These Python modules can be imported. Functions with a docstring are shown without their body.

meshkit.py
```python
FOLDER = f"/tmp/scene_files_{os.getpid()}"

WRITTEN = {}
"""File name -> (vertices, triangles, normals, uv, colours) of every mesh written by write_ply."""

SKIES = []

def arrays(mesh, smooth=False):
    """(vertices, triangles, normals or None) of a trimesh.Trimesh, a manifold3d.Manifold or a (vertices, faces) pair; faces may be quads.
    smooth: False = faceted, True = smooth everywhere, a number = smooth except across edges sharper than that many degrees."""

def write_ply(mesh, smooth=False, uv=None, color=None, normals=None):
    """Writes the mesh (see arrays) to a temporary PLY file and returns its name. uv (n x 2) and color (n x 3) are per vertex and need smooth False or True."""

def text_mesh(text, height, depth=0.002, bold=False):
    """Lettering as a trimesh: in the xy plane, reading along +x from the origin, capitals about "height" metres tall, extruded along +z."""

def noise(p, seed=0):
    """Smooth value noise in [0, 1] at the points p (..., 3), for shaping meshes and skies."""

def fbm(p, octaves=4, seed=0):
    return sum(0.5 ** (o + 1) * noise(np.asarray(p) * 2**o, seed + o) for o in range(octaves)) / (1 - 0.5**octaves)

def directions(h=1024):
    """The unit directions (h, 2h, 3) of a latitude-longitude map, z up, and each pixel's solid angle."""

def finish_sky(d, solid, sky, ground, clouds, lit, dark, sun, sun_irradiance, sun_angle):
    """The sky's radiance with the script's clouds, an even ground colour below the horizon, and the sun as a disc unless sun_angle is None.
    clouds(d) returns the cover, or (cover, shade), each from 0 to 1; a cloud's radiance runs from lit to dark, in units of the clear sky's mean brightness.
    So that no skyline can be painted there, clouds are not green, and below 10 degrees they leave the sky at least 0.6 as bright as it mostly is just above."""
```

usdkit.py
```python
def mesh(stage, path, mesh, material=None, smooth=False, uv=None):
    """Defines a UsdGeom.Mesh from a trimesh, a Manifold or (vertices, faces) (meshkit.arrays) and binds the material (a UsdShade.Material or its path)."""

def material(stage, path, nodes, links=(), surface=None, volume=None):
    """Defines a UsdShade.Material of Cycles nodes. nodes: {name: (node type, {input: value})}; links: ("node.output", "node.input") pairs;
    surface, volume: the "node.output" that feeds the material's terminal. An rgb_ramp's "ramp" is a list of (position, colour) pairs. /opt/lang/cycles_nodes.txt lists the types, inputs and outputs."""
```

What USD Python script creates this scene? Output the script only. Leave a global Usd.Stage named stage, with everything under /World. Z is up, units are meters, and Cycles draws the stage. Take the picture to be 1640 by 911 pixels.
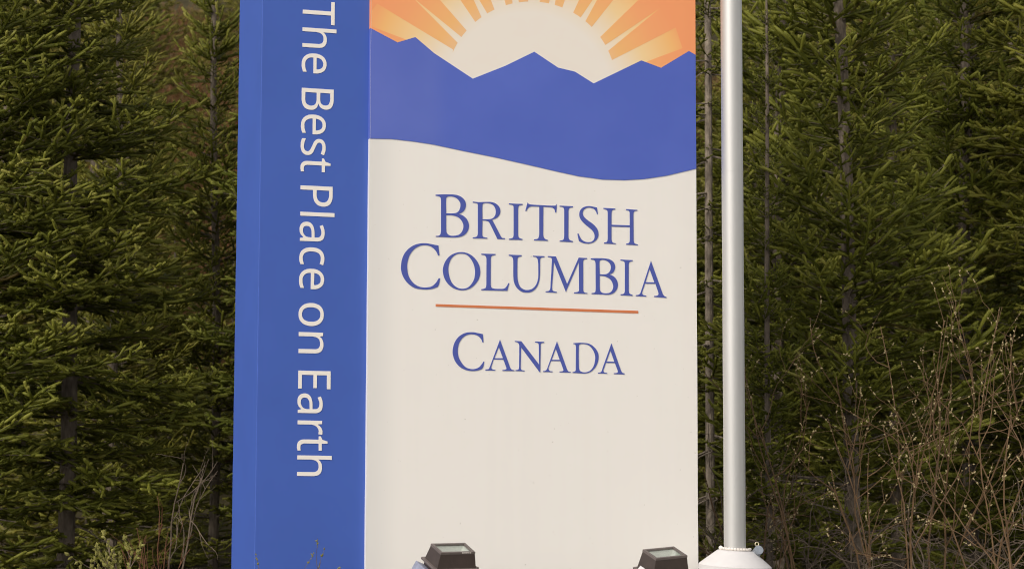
import math
import numpy as np
import trimesh
import meshkit
import usdkit
from pxr import Gf, Sdf, Usd, UsdGeom, UsdLux, UsdShade, Vt
from shapely.geometry import Polygon, LineString, box
from shapely.ops import unary_union

stage = Usd.Stage.CreateInMemory()
UsdGeom.SetStageUpAxis(stage, "Z")
UsdGeom.SetStageMetersPerUnit(stage, 1.0)
UsdGeom.Xform.Define(stage, "/World")
UsdGeom.Scope.Define(stage, "/World/Looks")

# ------------------------------------------------------------------ camera
F = 3900.0                                            # focal length in pixels of the 1640 x 911 photograph
PITCH, ROLL, EYE = math.radians(6.2), math.radians(0.17), np.array([0, 0, 1.6])
FWD = np.array([0, math.cos(PITCH), math.sin(PITCH)])
_up = np.array([0, -math.sin(PITCH), math.cos(PITCH)])
RIGHT = np.array([1.0, 0, 0]) * math.cos(ROLL) + _up * math.sin(ROLL)
UP = _up * math.cos(ROLL) - np.array([1.0, 0, 0]) * math.sin(ROLL)
cam = UsdGeom.Camera.Define(stage, "/World/camera")
cam.CreateHorizontalApertureAttr(36.0)
cam.CreateVerticalApertureAttr(36.0 * 568 / 1024)
cam.CreateFocalLengthAttr(36.0 * F / 1640)
cam.CreateClippingRangeAttr(Gf.Vec2f(0.1, 2000))
cam.CreateFStopAttr(3.6)
cam.CreateFocusDistanceAttr(14.8)
cam.CreateExposureAttr(0.75)
cam.AddTransformOp().Set(Gf.Matrix4d(*[*RIGHT, 0], *[*UP, 0], *[*(-FWD), 0], *[*EYE, 1]))

# ------------------------------------------------------------------ sky and sun (bright overcast)
SUN = np.array([-0.50, -0.62, 0.62]); SUN /= np.linalg.norm(SUN)
ELEV, ROT = math.asin(SUN[2]), math.atan2(SUN[0], SUN[1])
dome = UsdLux.DomeLight.Define(stage, "/World/sky")
dome.CreateIntensityAttr(1.0)
sky_look = usdkit.material(stage, "/World/Looks/sky_look", {
    "sky": ("sky_texture", {"sky_type": "single_scattering", "sun_disc": False, "sun_elevation": ELEV, "sun_rotation": ROT}),
    "bw": ("rgb_to_bw", {}),
    "grey": ("mix_color", {"blend_type": "multiply", "fac": 1.0, "b": (1.04, 1.0, 0.95), "use_clamp": False}),
    "tc": ("texture_coordinate", {}),
    "noise": ("noise_texture", {"scale": 2.2, "detail": 5.0, "roughness": 0.55}),
    "cover": ("map_range", {"from_min": 0.30, "from_max": 0.62, "to_min": 0.6, "to_max": 1.0, "clamp": True}),
    "mix": ("mix_color", {"use_clamp": False}),
    "bg": ("background_shader", {"strength": 0.125})},
    [("sky.color", "bw.color"), ("bw.val", "grey.a"), ("tc.generated", "noise.vector"), ("noise.fac", "cover.value"), ("cover.result", "mix.fac"),
     ("sky.color", "mix.a"), ("grey.result", "mix.b"), ("mix.result", "bg.color")], surface="bg.background")
UsdShade.MaterialBindingAPI.Apply(dome.GetPrim()).Bind(sky_look)
dome.GetPrim().SetCustomDataByKey("kind", "structure")
sun = UsdLux.DistantLight.Define(stage, "/World/sun")
sun.CreateIntensityAttr(0.37)
sun.CreateAngleAttr(22.0)
sun.CreateColorAttr(Gf.Vec3f(1.0, 0.94, 0.86))
sun.GetPrim().CreateAttribute("inputs:normalize", Sdf.ValueTypeNames.Bool).Set(True)
_z = SUN; _x = np.cross([0, 0, 1.0], _z); _x /= np.linalg.norm(_x); _y = np.cross(_z, _x)
UsdGeom.Xformable(sun).AddTransformOp().Set(Gf.Matrix4d(*[*_x, 0], *[*_y, 0], *[*_z, 0], 0, 0, 0, 1))


# ------------------------------------------------------------------ helpers
def ray(px, py):
    d = FWD * F + RIGHT * (px - 820) - UP * (py - 455.5)
    return d / np.linalg.norm(d)


def at(px, py, y):
    """The world point seen at a pixel of the photograph at distance y along the view."""
    d = ray(px, py)
    return EYE + d * (y / d[1])


_taken = {}


def numbered(name, parent):
    k = _taken.get((parent, name), -1) + 1
    _taken[(parent, name)] = k
    return name if k == 0 else f"{name}_{k:03d}"


def tag(prim, label=None, category=None, group=None, kind=None):
    for k, v in (("label", label), ("category", category), ("group", group), ("kind", kind)):
        if v:
            prim.SetCustomDataByKey(k, v)
    return prim


def obj(name, mesh, look, parent="/World", smooth=False, tint=None, **tags):
    path = f"{parent}/{numbered(name, parent)}"
    m = usdkit.mesh(stage, path, mesh, look, smooth=smooth)
    if tint is not None:
        UsdGeom.PrimvarsAPI(m).CreatePrimvar("tint", Sdf.ValueTypeNames.FloatArray, "vertex").Set(Vt.FloatArray.FromNumpy(np.asarray(tint, np.float32)))
    tag(m.GetPrim(), **tags)
    return path


def thing(name, label, category, loc=(0, 0, 0), group=None, rotz=0.0, scale=None, kind=None):
    path = f"/World/{numbered(name, '/World')}"
    x = UsdGeom.Xform.Define(stage, path)
    x.AddTranslateOp().Set(Gf.Vec3d(*map(float, loc)))
    if rotz:
        x.AddRotateZOp().Set(float(rotz))
    if scale:
        x.AddScaleOp().Set(Gf.Vec3f(*map(float, scale)))
    tag(x.GetPrim(), label, category, group, kind)
    return path


def join(parts):
    vs, fs, n = [], [], 0
    for v, f in parts:
        vs.append(np.asarray(v, float)); fs.append(np.asarray(f, int) + n); n += len(v)
    return np.vstack(vs), np.vstack(fs)


def tm(m):
    return np.array(m.vertices), np.array(m.faces)


def tube(pts, radii, sides=6, cap=True):
    pts = np.asarray(pts, float); radii = np.broadcast_to(radii, len(pts))
    t = np.gradient(pts, axis=0); t /= np.maximum(np.linalg.norm(t, axis=1, keepdims=True), 1e-9)
    a = np.where(np.abs(t[:, 2:3]) > 0.9, [[1.0, 0, 0]], [[0, 0, 1.0]])
    e1 = np.cross(t, a); e1 /= np.linalg.norm(e1, axis=1, keepdims=True)
    e2 = np.cross(t, e1)
    ang = np.arange(sides) / sides * 2 * np.pi
    v = (pts[:, None] + radii[:, None, None] * (np.cos(ang)[None, :, None] * e1[:, None] + np.sin(ang)[None, :, None] * e2[:, None])).reshape(-1, 3)
    f = []
    for i in range(len(pts) - 1):
        for k in range(sides):
            p, q = i * sides + k, i * sides + (k + 1) % sides
            f += [[p, q, q + sides], [p, q + sides, p + sides]]
    if cap:
        for base in (0, (len(pts) - 1) * sides):
            f += [[base, base + k, base + k + 1] for k in range(1, sides - 1)]
    return v, np.array(f)


def rounded_box(sx, sy, sz, r=0.006):
    import manifold3d as m3
    pts = [(i * (sx / 2 - r), j * (sy / 2 - r), k * (sz / 2 - r)) for i in (-1, 1) for j in (-1, 1) for k in (-1, 1)]
    s = m3.Manifold.sphere(r, 12)
    return tm_manifold(m3.Manifold.batch_hull([s.translate(p) for p in pts]))


def tm_manifold(m):
    mm = m.to_mesh()
    return np.array(mm.vert_properties[:, :3], float), np.array(mm.tri_verts, int)


# ------------------------------------------------------------------ materials
def simple(name, base, rough=0.5, metallic=0.0, var=0.0, scale=6.0, bump=0.0, bump_scale=60.0, spec=0.5, squash=(1, 1, 1), **more):
    dark = tuple(c * (1 - var) for c in base); light = tuple(min(1, c * (1 + var)) for c in base)
    nodes = {"tc": ("texture_coordinate", {}), "map": ("mapping", {"scale": squash}),
             "n": ("noise_texture", {"scale": scale, "detail": 5.0, "roughness": 0.6}),
             "r": ("rgb_ramp", {"ramp": [(0.3, dark), (0.7, light)]}),
             "n2": ("noise_texture", {"scale": bump_scale, "detail": 3.0}),
             "b": ("bump", {"strength": bump, "distance": 0.01}),
             "p": ("principled_bsdf", {"roughness": rough, "metallic": metallic, "specular_ior_level": spec, **more})}
    links = [("tc.object", "map.vector"), ("map.vector", "n.vector"), ("map.vector", "n2.vector"), ("n.fac", "r.fac"), ("r.color", "p.base_color")]
    if bump:
        links += [("n2.fac", "b.height"), ("b.normal", "p.normal")]
    else:
        nodes.pop("b"); nodes.pop("n2"); links = [x for x in links if "n2" not in x[1]]
    return usdkit.material(stage, f"/World/Looks/{name}", nodes, links, surface="p.BSDF")


def radial(name, centre, stops, reach):
    """A printed colour that fades with the distance from the emblem's middle."""
    return usdkit.material(stage, f"/World/Looks/{name}", {
        "g": ("geometry", {}), "d": ("vector_math", {"math_type": "distance", "vector2": tuple(centre)}),
        "m": ("map_range", {"from_min": 0.0, "from_max": reach, "to_min": 0.0, "to_max": 1.0, "clamp": True}),
        "r": ("rgb_ramp", {"ramp": stops}), "p": ("principled_bsdf", {"roughness": 0.42, "specular_ior_level": 0.35})},
        [("g.position", "d.vector1"), ("d.value", "m.value"), ("m.result", "r.fac"), ("r.color", "p.base_color")], surface="p.BSDF")


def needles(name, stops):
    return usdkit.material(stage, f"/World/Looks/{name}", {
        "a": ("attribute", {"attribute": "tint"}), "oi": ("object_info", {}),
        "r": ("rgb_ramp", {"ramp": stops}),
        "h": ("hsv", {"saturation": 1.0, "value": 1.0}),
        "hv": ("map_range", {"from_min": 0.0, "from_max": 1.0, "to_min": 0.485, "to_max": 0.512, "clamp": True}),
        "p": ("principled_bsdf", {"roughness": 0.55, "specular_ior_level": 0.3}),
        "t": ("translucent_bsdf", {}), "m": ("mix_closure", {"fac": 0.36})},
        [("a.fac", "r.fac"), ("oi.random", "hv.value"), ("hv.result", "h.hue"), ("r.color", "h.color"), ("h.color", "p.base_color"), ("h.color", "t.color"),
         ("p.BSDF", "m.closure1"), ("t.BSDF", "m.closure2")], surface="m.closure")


L_edge = simple("cream_edge", (0.80, 0.78, 0.76), 0.4, spec=0.4)
L_blue = simple("blue_sheet", (0.047, 0.106, 0.425), 0.55, var=0.05, scale=1.6, spec=0.4)
L_letter_blue = simple("letter_blue", (0.068, 0.094, 0.37), 0.45, spec=0.35)
L_letter_white = simple("letter_white", (0.82, 0.76, 0.70), 0.45, spec=0.35)
L_rule = simple("rule_orange", (0.62, 0.19, 0.075), 0.45, spec=0.35)
L_pole = simple("brushed_pole", (0.53, 0.52, 0.505), 0.54, metallic=0.75, var=0.05, scale=2.0, squash=(8, 8, 0.6))
L_collar = simple("painted_collar", (0.62, 0.60, 0.595), 0.5, var=0.04, scale=14)
L_bead = simple("bead_plastic", (0.78, 0.72, 0.66), 0.5, var=0.06, scale=30)
L_steel = simple("grey_steel", (0.34, 0.37, 0.41), 0.45, metallic=0.6, var=0.15, scale=40)
L_brass = simple("pale_brass", (0.72, 0.62, 0.42), 0.35, metallic=0.8)
L_lamp = simple("lamp_bronze", (0.048, 0.034, 0.028), 0.55, var=0.18, scale=18, bump=0.15, bump_scale=160)
L_lampedge = simple("lamp_edge", (0.13, 0.105, 0.095), 0.5, var=0.15, scale=30)
L_reflector = simple("reflector_white", (0.70, 0.72, 0.66), 0.4, var=0.06, scale=20)
L_galv = simple("galvanised_plate", (0.36, 0.38, 0.48), 0.42, metallic=0.55, var=0.18, scale=45)
L_glass = usdkit.material(stage, "/World/Looks/lamp_glass", {
    "w": ("layer_weight", {"blend": 0.5}), "f": ("map_range", {"from_min": 0.0, "from_max": 1.0, "to_min": 0.03, "to_max": 0.4, "clamp": True}), "t": ("transparent_bsdf", {"color": (0.93, 0.95, 0.94)}), "g": ("glossy_bsdf", {"roughness": 0.06}), "m": ("mix_closure", {})},
    [("w.facing", "f.value"), ("f.result", "m.fac"), ("t.BSDF", "m.closure1"), ("g.BSDF", "m.closure2")], surface="m.closure")
L_bark = simple("grey_bark", (0.165, 0.132, 0.102), 0.9, var=0.5, scale=22, bump=0.8, bump_scale=70, squash=(1, 1, 0.35), spec=0.2)
L_palebark = simple("pale_bark", (0.21, 0.172, 0.132), 0.9, var=0.55, scale=26, bump=0.6, bump_scale=70, squash=(1, 1, 0.45), spec=0.2)
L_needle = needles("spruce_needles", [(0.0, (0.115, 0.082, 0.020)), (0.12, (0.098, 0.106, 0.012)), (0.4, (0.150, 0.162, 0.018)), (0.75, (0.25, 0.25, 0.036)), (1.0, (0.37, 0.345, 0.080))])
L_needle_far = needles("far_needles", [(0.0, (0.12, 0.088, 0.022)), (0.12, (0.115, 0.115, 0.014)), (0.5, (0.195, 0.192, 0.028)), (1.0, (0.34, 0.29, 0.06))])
L_willow = simple("willow_bark", (0.135, 0.080, 0.040), 0.75, var=0.35, scale=14, spec=0.3)
L_rust = simple("rust_stems", (0.13, 0.060, 0.032), 0.8, var=0.35, scale=10, spec=0.2)
L_deadwood = simple("grey_deadwood", (0.13, 0.098, 0.072), 0.9, var=0.4, scale=16, spec=0.2)
L_bud = simple("pale_buds", (0.36, 0.29, 0.155), 0.8, var=0.25, scale=9, spec=0.2)
L_newleaf = simple("new_leaves", (0.20, 0.185, 0.045), 0.7, var=0.3, scale=12, spec=0.3)
L_soil = simple("forest_floor", (0.060, 0.050, 0.024), 0.95, var=0.55, scale=1.3, bump=0.9, bump_scale=14, spec=0.1)
L_rustbrush = needles("rust_brush", [(0.0, (0.07, 0.066, 0.018)), (0.35, (0.13, 0.095, 0.030)), (0.7, (0.20, 0.105, 0.040)), (1.0, (0.34, 0.165, 0.080))])

# ------------------------------------------------------------------ ground
def ground(x, y):
    x, y = np.asarray(x, float), np.asarray(y, float)
    s = np.clip((y - 2.0) / 9.0, 0, 1); bank = 1.22 * s * s * (3 - 2 * s)
    t = np.clip(y - 25.0, 0, 110); hill = 0.40 * t * t / (t + 3.5)
    p = np.stack([x * 0.22, y * 0.22, 0 * x], -1)
    bumps = (meshkit.fbm(p, 3, 5) - 0.5) * np.where(y > 16, 0.25, 0.08) * np.where(np.abs(y) > 1.5, 1, 0)
    return bank + hill + bumps * np.clip((y - 1) / 4, 0, 1)


gx = np.concatenate([[-600, -300, -150, -80, -50], np.arange(-36, 36.1, 0.8), [50, 80, 150, 300, 600]])
gy = np.concatenate([[-600, -200, -60, -20, -6], np.arange(0, 70.1, 0.8), [80, 95, 115, 140, 200, 600]])
GX, GY = np.meshgrid(gx, gy, indexing="ij")
gv = np.stack([GX, GY, ground(GX, GY)], -1).reshape(-1, 3)
ii = np.arange(len(gx) - 1)[:, None] * len(gy) + np.arange(len(gy) - 1)
gf = np.stack([ii, ii + len(gy), ii + len(gy) + 1, ii + 1], -1).reshape(-1, 4)
obj("ground", (gv, gf), L_soil, smooth=True, kind="structure", label="brown forest floor rising to a hillside behind the sign")

# ------------------------------------------------------------------ the welcome sign
TH = math.radians(17.6)
SU, SN = np.array([math.cos(TH), math.sin(TH), 0]), np.array([math.sin(TH), -math.cos(TH), 0])
SO = at(590, 500, 14.0)
ZT, ZB = 6.9, float(ground(0.1, 14.2)) - 0.15          # the sign's top and foot
BACK = 0.030                                          # the blue face lies this far behind the cream panel's face


def sz(px, py, off=0.0):
    d = ray(px, py); o = SO + SN * off
    t = ((o - EYE) @ SN) / (d @ SN)
    p = EYE + d * t
    return float((p - SO) @ SU), float(p[2])


def onsign(v):
    """(along, up, out) in the sign's own frame to the world."""
    v = np.asarray(v, float)
    return v[:, :1] * SU + v[:, 2:3] * SN + np.array([[0, 0, 1.0]]) * v[:, 1:2] + np.array([SO[0], SO[1], 0])


def flat(shape, out, depth):
    """A shape in the sign's plane as a thin sheet with its back at `out`."""
    parts = []
    for g in getattr(shape, "geoms", [shape]):
        if g.geom_type != "Polygon" or g.area < 1e-6:
            continue
        m = trimesh.creation.extrude_polygon(g, depth)
        v = np.array(m.vertices); v[:, 2] += out
        parts.append((onsign(v), np.array(m.faces)))
    return join(parts)


def prism(outline, z0, z1):
    """A vertical prism on an outline given as (along, out)."""
    m = trimesh.creation.extrude_polygon(Polygon(outline), z1 - z0)
    v = np.array(m.vertices)
    return onsign(np.stack([v[:, 0], v[:, 2] + z0, v[:, 1]], -1)), np.array(m.faces)[:, ::-1]


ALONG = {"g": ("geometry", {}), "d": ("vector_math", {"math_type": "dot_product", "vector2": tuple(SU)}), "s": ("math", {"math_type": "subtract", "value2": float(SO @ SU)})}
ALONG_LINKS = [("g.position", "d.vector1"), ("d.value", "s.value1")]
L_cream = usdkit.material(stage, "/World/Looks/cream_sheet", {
    **ALONG, "e": ("map_range", {"range_type": "smoothstep", "from_min": 0.015, "from_max": 0.22, "to_min": 0.75, "to_max": 0.0, "clamp": True}),  # soft shade towards the left edge, put into the cream colour
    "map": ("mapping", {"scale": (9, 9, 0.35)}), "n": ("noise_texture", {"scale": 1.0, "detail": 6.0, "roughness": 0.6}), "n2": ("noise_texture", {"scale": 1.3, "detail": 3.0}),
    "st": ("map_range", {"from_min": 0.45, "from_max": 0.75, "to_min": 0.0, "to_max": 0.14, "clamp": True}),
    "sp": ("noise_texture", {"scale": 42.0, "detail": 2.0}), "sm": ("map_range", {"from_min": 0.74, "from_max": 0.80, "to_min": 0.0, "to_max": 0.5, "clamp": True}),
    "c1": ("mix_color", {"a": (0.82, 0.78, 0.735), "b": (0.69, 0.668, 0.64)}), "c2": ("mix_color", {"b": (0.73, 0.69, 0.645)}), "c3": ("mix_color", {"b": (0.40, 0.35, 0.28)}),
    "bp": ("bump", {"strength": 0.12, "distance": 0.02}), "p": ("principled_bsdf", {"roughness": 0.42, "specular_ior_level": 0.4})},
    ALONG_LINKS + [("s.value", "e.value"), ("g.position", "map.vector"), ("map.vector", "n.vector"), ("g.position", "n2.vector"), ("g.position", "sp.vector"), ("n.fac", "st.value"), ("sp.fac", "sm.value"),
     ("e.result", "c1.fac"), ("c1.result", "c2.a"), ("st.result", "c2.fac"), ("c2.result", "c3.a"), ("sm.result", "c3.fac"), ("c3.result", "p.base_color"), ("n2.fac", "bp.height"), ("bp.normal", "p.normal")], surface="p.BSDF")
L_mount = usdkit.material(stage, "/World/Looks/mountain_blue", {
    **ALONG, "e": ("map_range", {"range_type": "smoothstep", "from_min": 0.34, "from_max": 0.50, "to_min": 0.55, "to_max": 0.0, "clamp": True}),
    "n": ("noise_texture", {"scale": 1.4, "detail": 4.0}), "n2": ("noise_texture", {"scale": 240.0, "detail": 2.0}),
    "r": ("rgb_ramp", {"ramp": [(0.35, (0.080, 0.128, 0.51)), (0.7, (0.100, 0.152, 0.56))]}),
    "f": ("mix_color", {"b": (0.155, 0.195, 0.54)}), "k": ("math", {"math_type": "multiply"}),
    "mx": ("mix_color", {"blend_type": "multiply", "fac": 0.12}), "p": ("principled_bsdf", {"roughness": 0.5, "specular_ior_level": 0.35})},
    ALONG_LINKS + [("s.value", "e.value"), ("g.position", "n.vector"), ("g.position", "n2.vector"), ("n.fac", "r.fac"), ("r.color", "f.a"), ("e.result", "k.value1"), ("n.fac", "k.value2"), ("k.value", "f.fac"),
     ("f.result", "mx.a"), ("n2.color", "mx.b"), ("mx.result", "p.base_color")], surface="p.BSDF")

sign = thing("welcome_sign", "tall blue and cream provincial welcome sign with sun and mountain emblem", "sign", (0, 0, 0))
corner = -0.6415
arc = [(corner + 0.005 - 0.005 * math.cos(a), -BACK - 0.005 + 0.005 * math.sin(a)) for a in np.linspace(0, math.pi / 2, 4)]
pillar = [(corner + 0.06, -0.76), (corner, -0.70)] + arc + [(0.03, -BACK), (0.03, -0.40)]
obj("blue_pillar", prism(pillar, ZB, ZT), L_blue, sign, smooth=25)
panel_shape = box(0, ZB, 2.04, ZT)
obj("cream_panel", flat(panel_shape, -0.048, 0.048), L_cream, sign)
EDGE = [(-0.003, -0.034), (-0.003, -0.001), (-0.0005, -0.001), (-0.0005, -0.034)]
obj("back_panel", prism([(0.032, -0.10), (0.032, -0.40), (0.6, -0.36), (1.85, -0.10)], ZB, ZT), L_blue, sign)


def pxpoly(points, off=0.0):
    return Polygon([sz(x, y, off) for x, y in points])


def curve(points, per=8):
    """Catmull-Rom through points; a third value marks a corner."""
    n, out = len(points), []
    P = [np.array(p[:2], float) for p in points]; corner = [len(p) > 2 for p in points]
    for i in range(n):
        a, b = P[i], P[(i + 1) % n]
        ci, cj = corner[i], corner[(i + 1) % n]
        if ci and cj:
            out.append(a); continue
        ta = (b - a) if ci else (b - P[i - 1]) / 2
        tb = (b - a) if cj else (P[(i + 2) % n] - a) / 2
        L = np.linalg.norm(b - a)
        ta = ta / max(np.linalg.norm(ta), 1e-6) * L; tb = tb / max(np.linalg.norm(tb), 1e-6) * L
        for t in np.arange(per) / per:
            out.append(a * (2 * t**3 - 3 * t**2 + 1) + ta * (t**3 - 2 * t**2 + t) + b * (3 * t**2 - 2 * t**3) + tb * (t**3 - t**2))
    return out


# the emblem: orange sky with rays, pale sun, blue mountains, all printed one over the other on the cream
ridge = [(560, 27), (593.6, 45.7), (636.5, 68.5), (665, 60), (695, 85.6), (757, 126.5), (809, 106), (855.5, 83.4), (893.6, 108.8), (920.5, 115.2),
         (950.5, 134.1), (1026.9, 97.3), (1058.4, 109.1), (1103.2, 82.2), (1114.8, 89), (1140, 104)]
wave = [(1140, 262), (1114.2, 270.6), (1066.8, 281.8), (1031.6, 287), (1000, 288.8), (964.9, 287.8), (926.2, 282.5), (891, 274.8), (845.4, 264.2), (792.7, 252.3),
        (740, 241.7), (693.6, 231.8), (658.5, 226.5), (626.9, 223), (592.5, 222.3), (560, 223)]
inner = box(0.0005, ZB + 0.01, 2.0395, ZT - 0.01)
mountains = pxpoly(ridge + wave).intersection(inner)
above = pxpoly(ridge + [(1140, -900), (560, -900)]).intersection(inner)
disc = pxpoly([(850 + 137 * math.cos(a), 140 + 137 * math.sin(a)) for a in np.linspace(0, 2 * math.pi, 97)[:-1]])


def radial_gap(a, b, r1=260.0):
    """A broad gap between two rays: from two inner corners outward, away from (850, 167)."""
    c = np.array([850.0, 167.0]); a, b = np.array(a, float), np.array(b, float)
    pts = [c + (a - c) * 0.85]
    ea, eb = math.atan2(*(a - c)[::-1]), math.atan2(*(b - c)[::-1])
    if eb - ea > math.pi: eb -= 2 * math.pi
    if ea - eb > math.pi: eb += 2 * math.pi
    pts += [c + r1 * np.array([math.cos(t), math.sin(t)]) for t in np.linspace(ea, eb, 12)]
    pts += [c + (b - c) * 0.85]
    return pxpoly(pts)


def narrow_gap(a, b, r1=260.0):
    c = np.array([850.0, 168.0]); a, b = np.array(a, float), np.array(b, float)
    m = (a + b) / 2; d = (m - c) / np.linalg.norm(m - c)
    return pxpoly([a - d * 14, c + d * r1, b - d * 14])


broad = [((747, 49.2), (760.7, 35.3)), ((791.5, 15), (810, 9)), ((845.7, 3.8), (864, 5.4)), ((899.8, 15), (916.7, 23.4)), ((944.3, 48), (957.7, 63))]
narrow = [((731.3, 68.5), (739, 59.2)), ((770, 27.7), (780.7, 21.5)), ((820, 7), (831.7, 3.8)), ((878, 7), (888.7, 10.4)), ((927.4, 31), (936, 38.4)), ((965.4, 74.5), (970.7, 85.3))]
gaps = [radial_gap(*g) for g in broad] + [narrow_gap(*g) for g in narrow]
gaps.append(pxpoly([(725.6, 80), (604, 6.4), (592, 22), (592, 42), (607, 47.5), (649, 63.5), (720, 110)]))
gaps.append(pxpoly([(977.7, 97.9), (1082, 44.6), (1093, 77.6), (1037.6, 98.4), (960, 150)]))
gaps = unary_union(gaps + [disc])
field = above.difference(gaps)
centre = onsign(np.array([[*sz(850, 160), 0.0]]))[0]
PXM = (sz(950, 200)[0] - sz(750, 200)[0]) / 200
L_gap = radial("sun_glow", centre, [(0.0, (0.80, 0.73, 0.65)), (0.50, (0.80, 0.73, 0.65)), (0.56, (0.80, 0.70, 0.58)), (0.74, (0.84, 0.60, 0.31)), (0.93, (0.86, 0.47, 0.17)), (1.0, (0.86, 0.38, 0.15))], 270 * PXM)
L_ray = radial("sun_rays", centre, [(0.0, (0.80, 0.50, 0.26)), (0.50, (0.80, 0.50, 0.27)), (0.62, (0.84, 0.455, 0.17)), (0.85, (0.86, 0.36, 0.15)), (1.0, (0.86, 0.33, 0.14))], 270 * PXM)
obj("sun", flat(above.intersection(gaps), 0.0005, 0.0008), L_gap, sign)
for g in sorted(getattr(field, "geoms", [field]), key=lambda g: g.centroid.x):
    if g.area > 2e-4:
        obj("sun_ray", flat(g, 0.0005, 0.0012), L_ray, sign)
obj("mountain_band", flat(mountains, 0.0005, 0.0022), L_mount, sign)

# the panel's edge trim, printed like the face it borders
zw, zm = sz(592.5, 222.3)[1], sz(593.6, 45.7)[1]
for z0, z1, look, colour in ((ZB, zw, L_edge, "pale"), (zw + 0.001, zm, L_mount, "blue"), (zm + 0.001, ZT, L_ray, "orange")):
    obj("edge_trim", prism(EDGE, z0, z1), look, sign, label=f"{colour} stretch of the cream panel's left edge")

# orange rule
obj("rule", flat(pxpoly([(697.6, 486.8), (1022, 497.6), (1022, 501.8), (697.6, 490.8)]), 0.0005, 0.0015), L_rule, sign)

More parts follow.
